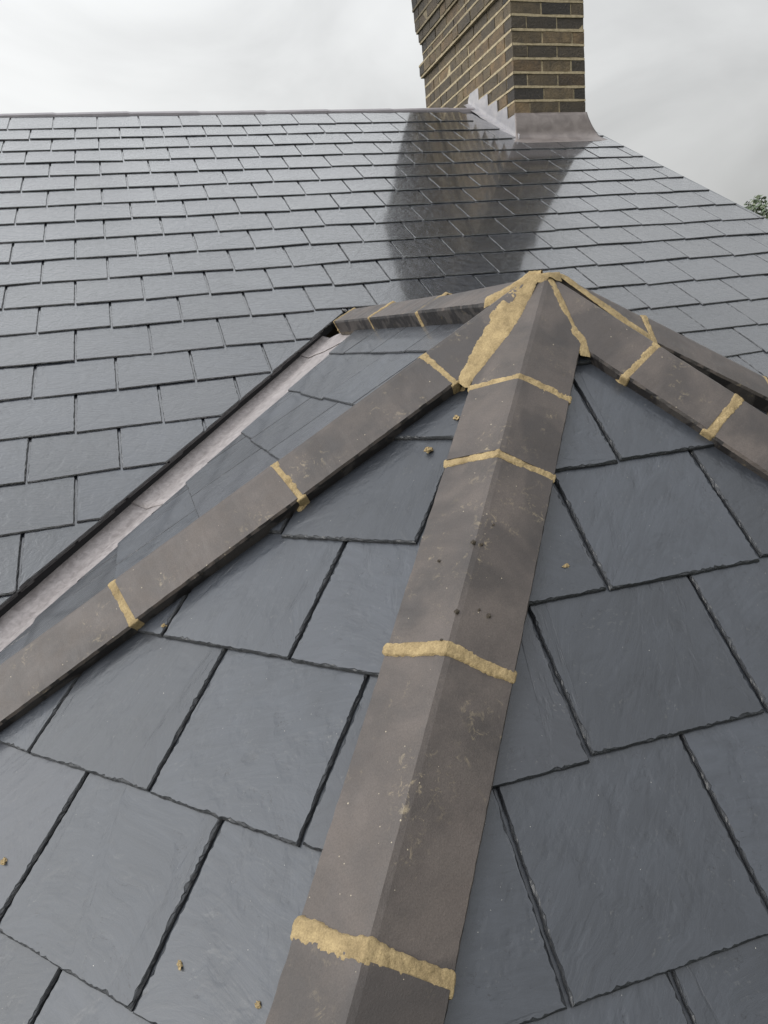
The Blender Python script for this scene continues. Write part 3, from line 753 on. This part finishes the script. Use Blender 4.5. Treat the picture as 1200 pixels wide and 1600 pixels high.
# ------------------------------------------------------------------ walls under the roofs
mb = MB()
yE = -5.3*math.cos(PM)
ZG = -8.2
box(mb, (VX0, yE+.3, ZG), (3.60, 4.3, ZE-.12))
prism(mb, [(3.38, yE+.35, ZE-.2), (3.38, 4.2, ZE-.2), (3.38, .08, -.08)], (.2, 0, 0))
mb.build('wall', M_wall, house)
mb = MB(); pl = []
for F, h in ((FS1, H1), (FA, H2), (FB, H3), (FC, H4)):
    p = AP + h*((ZE-AP.z)/h.z)
for h in (H1, H2, H3, H4):
    p = AP + h*((ZE-AP.z)/h.z); c = Vector((AP.x, AP.y-.4, 0)); d = Vector((p.x, p.y, 0))-c; d = d*((d.length-.18)/d.length); pl.append(c+d)
prism(mb, [(p.x, p.y, ZG) for p in pl], (0, 0, ZE-.06-ZG)); mb.build('bay_wall', M_wall, house)
mb = MB(); pl = [AP + h*((ZE-.02-AP.z)/h.z) for h in (H1, H2, H3, H4)]
for a, b in zip(pl[:-1], pl[1:]):
    d = (b-a); nn = Vector((-d.y, d.x, 0)).normalized()*.02
    prism(mb, [a, b, b+nn, a+nn], (0, 0, -.14))
mb.build('fascia', M_wood, house)

# ------------------------------------------------------------------ mortar crumbs lying on the roof
def ray_on(F, x, y, h):
    d = cf + cr*((x-600)/1072.95) - cu*((y-800)/1072.95); t_ = ((F.o-CP).dot(F.n)+h)/d.dot(F.n); return CP+d*t_
CR = [(FA, 670, 704, .0056, (1.2, .9, .8), 'largest crumb of sandy mortar, on the slate near the apex left of the centre hip'),
      (FA, 714, 654, .0055, (.8, 1.2, .8), 'mortar crumb close beside the centre hip just below the apex'),
      (FA, 7, 1346, .0040, (1, 1.3, .6), 'mortar crumb on a slate at the left edge of the picture'),
      (FA, 282, 1507, .0036, (.7, 1.7, .5), 'elongated mortar crumb on a slate near the bottom of the left slope'),
      (FA, 404, 1570, .0030, (1, 1, .8), 'small mortar crumb beside the foot of the centre hip'),
      (FB, 884, 885, .004, (1.4, .7, .6), 'tiny brown mortar crumb on the slates right of the centre hip'),
      (FA, 257, 978, .0036, (1.1, .8, .7), 'mortar crumb fallen below a joint of the left hip')]
for F, x, y, r_, sq, lab in CR:
    p = ray_on(F, x, y, .0215); mb = MB(); blob(mb, (0, 0, 0), r_, sq, 3, random.uniform(0, 50), .6)
    if r_ > .007: blob(mb, (r_*.5, r_*.3, 0), r_*.6, (1, 1, 1), 2, 4.2, .6)
    o = mb.build('mortar_crumb', M_mortar, None); o.location = p+F.n*r_*.35; tag(o, lab, 'mortar crumb', 'crumbs of mortar on the slates')

for x, y, r_ in ((739, 848, .0036), (752, 851, .0024), (686, 877, .0022), (713, 956, .0034), (763, 963, .0032), (748, 953, .0020), (690, 1000, .0018), (771, 820, .0018)):
    sg = 1 if x > 748-(y-800)*.28 else -1
    n_ = (HP2.n*TS+HP2.lat*sg*TC).normalized(); d = cf + cr*((x-600)/1072.95) - cu*((y-800)/1072.95)
    p = CP + d*((AP+HP2.n*HP2.H-CP).dot(n_)/d.dot(n_)); mb = MB(); blob(mb, (0, 0, 0), r_, (1, .8, .8), 2, random.uniform(0, 50), .6)
    o = mb.build('dirt_crumb', M_bed); o.location = p+n_*r_*.4; tag(o, 'tiny dark crumb of dirt lying on the centre hip tile', 'dirt crumb', 'dark crumbs on the centre hip tile')

# ------------------------------------------------------------------ ground and tree
def ground_mat():
    m = Mat('grass_ground'); co = m.n('ShaderNodeTexCoord').outputs['Object']; a = m.noise(co, .3, 6, .6); b = m.noise(co, 6, 5, .7)
    c = m.mixc(a, (.04, .06, .025), (.08, .095, .04)); c = m.mixc(b, c, (.05, .06, .03))
    return m.set(Base_Color=c, Roughness=.95, Normal=m.bump(b, .5, .1))
mb = MB(); g_ = 24; S = 900
mb.add([((i/g_-.5)*2*S, (j/g_-.5)*2*S, ZG) for j in range(g_+1) for i in range(g_+1)], [(j*(g_+1)+i, j*(g_+1)+i+1, (j+1)*(g_+1)+i+1, (j+1)*(g_+1)+i) for j in range(g_) for i in range(g_)])
o = mb.build('ground', ground_mat()); tag(o, kind='structure')
def leaf_mat():
    m = Mat('green_leaves'); att = m.n('ShaderNodeAttribute', attribute_name='rnd').outputs; s = m.n('ShaderNodeSeparateColor', {0: att[0]}).outputs
    c = m.mixc(s[0], (.055, .080, .045), (.115, .145, .085)); c = m.mixc(m.mapr(s[1], .6, 1, 0, .6), c, (.14, .15, .09))
    return m.set(Base_Color=c, Roughness=.6)
tree = bpy.data.objects.new('tree', None); COL.objects.link(tree)
dd = (cf + cr*((1226-600)/1072.95) - cu*((384-800)/1072.95)).normalized()
tp = CP + dd*30; tree.location = (tp.x, tp.y, ZG)
tag(tree, 'rounded green tree in the distance beyond the right-hand verge of the roof', 'tree')
cz = tp.z-ZG; mb = MB(); rng = random.Random(5)
cls = []
for i in range(70):
    d = Vector((rng.gauss(0, 1), rng.gauss(0, 1), rng.gauss(0, .8))).normalized(); rad = 1.9*(.45+.55*rng.random()**.5)
    cls.append((d*rad+Vector((0, 0, .0)), rng.uniform(.35, .62), rng.random()))
for c, r_, tone in cls:
    for k in range(260):
        d = Vector((rng.gauss(0, 1), rng.gauss(0, 1), rng.gauss(0, 1))).normalized(); p = c+d*r_*(.5+.5*rng.random()**.4)+Vector((0, 0, cz))
        a = Vector((rng.gauss(0, 1), rng.gauss(0, 1), rng.gauss(0, .6))).normalized(); b = a.cross(Vector((rng.gauss(0, 1), rng.gauss(0, 1), rng.gauss(0, 1)))).normalized(); l = rng.uniform(.06, .11)
        mb.add([p-a*l, p+b*l*.5, p+a*l, p-b*l*.5], [(0, 1, 2, 3)], None, (min(1, max(0, tone*.6+rng.random()*.4)), rng.random(), 0))
mb.build('crown', leaf_mat(), tree)
mb = MB()
def limb(p0, p1, r0, r1, n=8, s=6):
    V = []; d = (p1-p0).normalized(); a = d.orthogonal().normalized(); b = d.cross(a)
    for i in range(s+1):
        f = i/s; c = p0.lerp(p1, f)+Vector((nz(f*2, r0*9)*.1, nz(f*2, r0*9+5)*.1, 0)); rr = r0+(r1-r0)*f
        V += [c+(a*math.cos(2*math.pi*j/n)+b*math.sin(2*math.pi*j/n))*rr for j in range(n)]
    mb.add(V, [(i*n+j, i*n+(j+1) % n, (i+1)*n+(j+1) % n, (i+1)*n+j) for i in range(s) for j in range(n)])
limb(Vector((0, 0, -.1)), Vector((0, 0, cz-1)), .28, .16)
for c, r_, t_ in cls[:22]: limb(Vector((0, 0, cz-1.4+rng.random()*.8)), c*.9+Vector((0, 0, cz)), .09, .02, 6, 4)
mb.build('trunk', plain('bark', (.08, .06, .045)), tree)
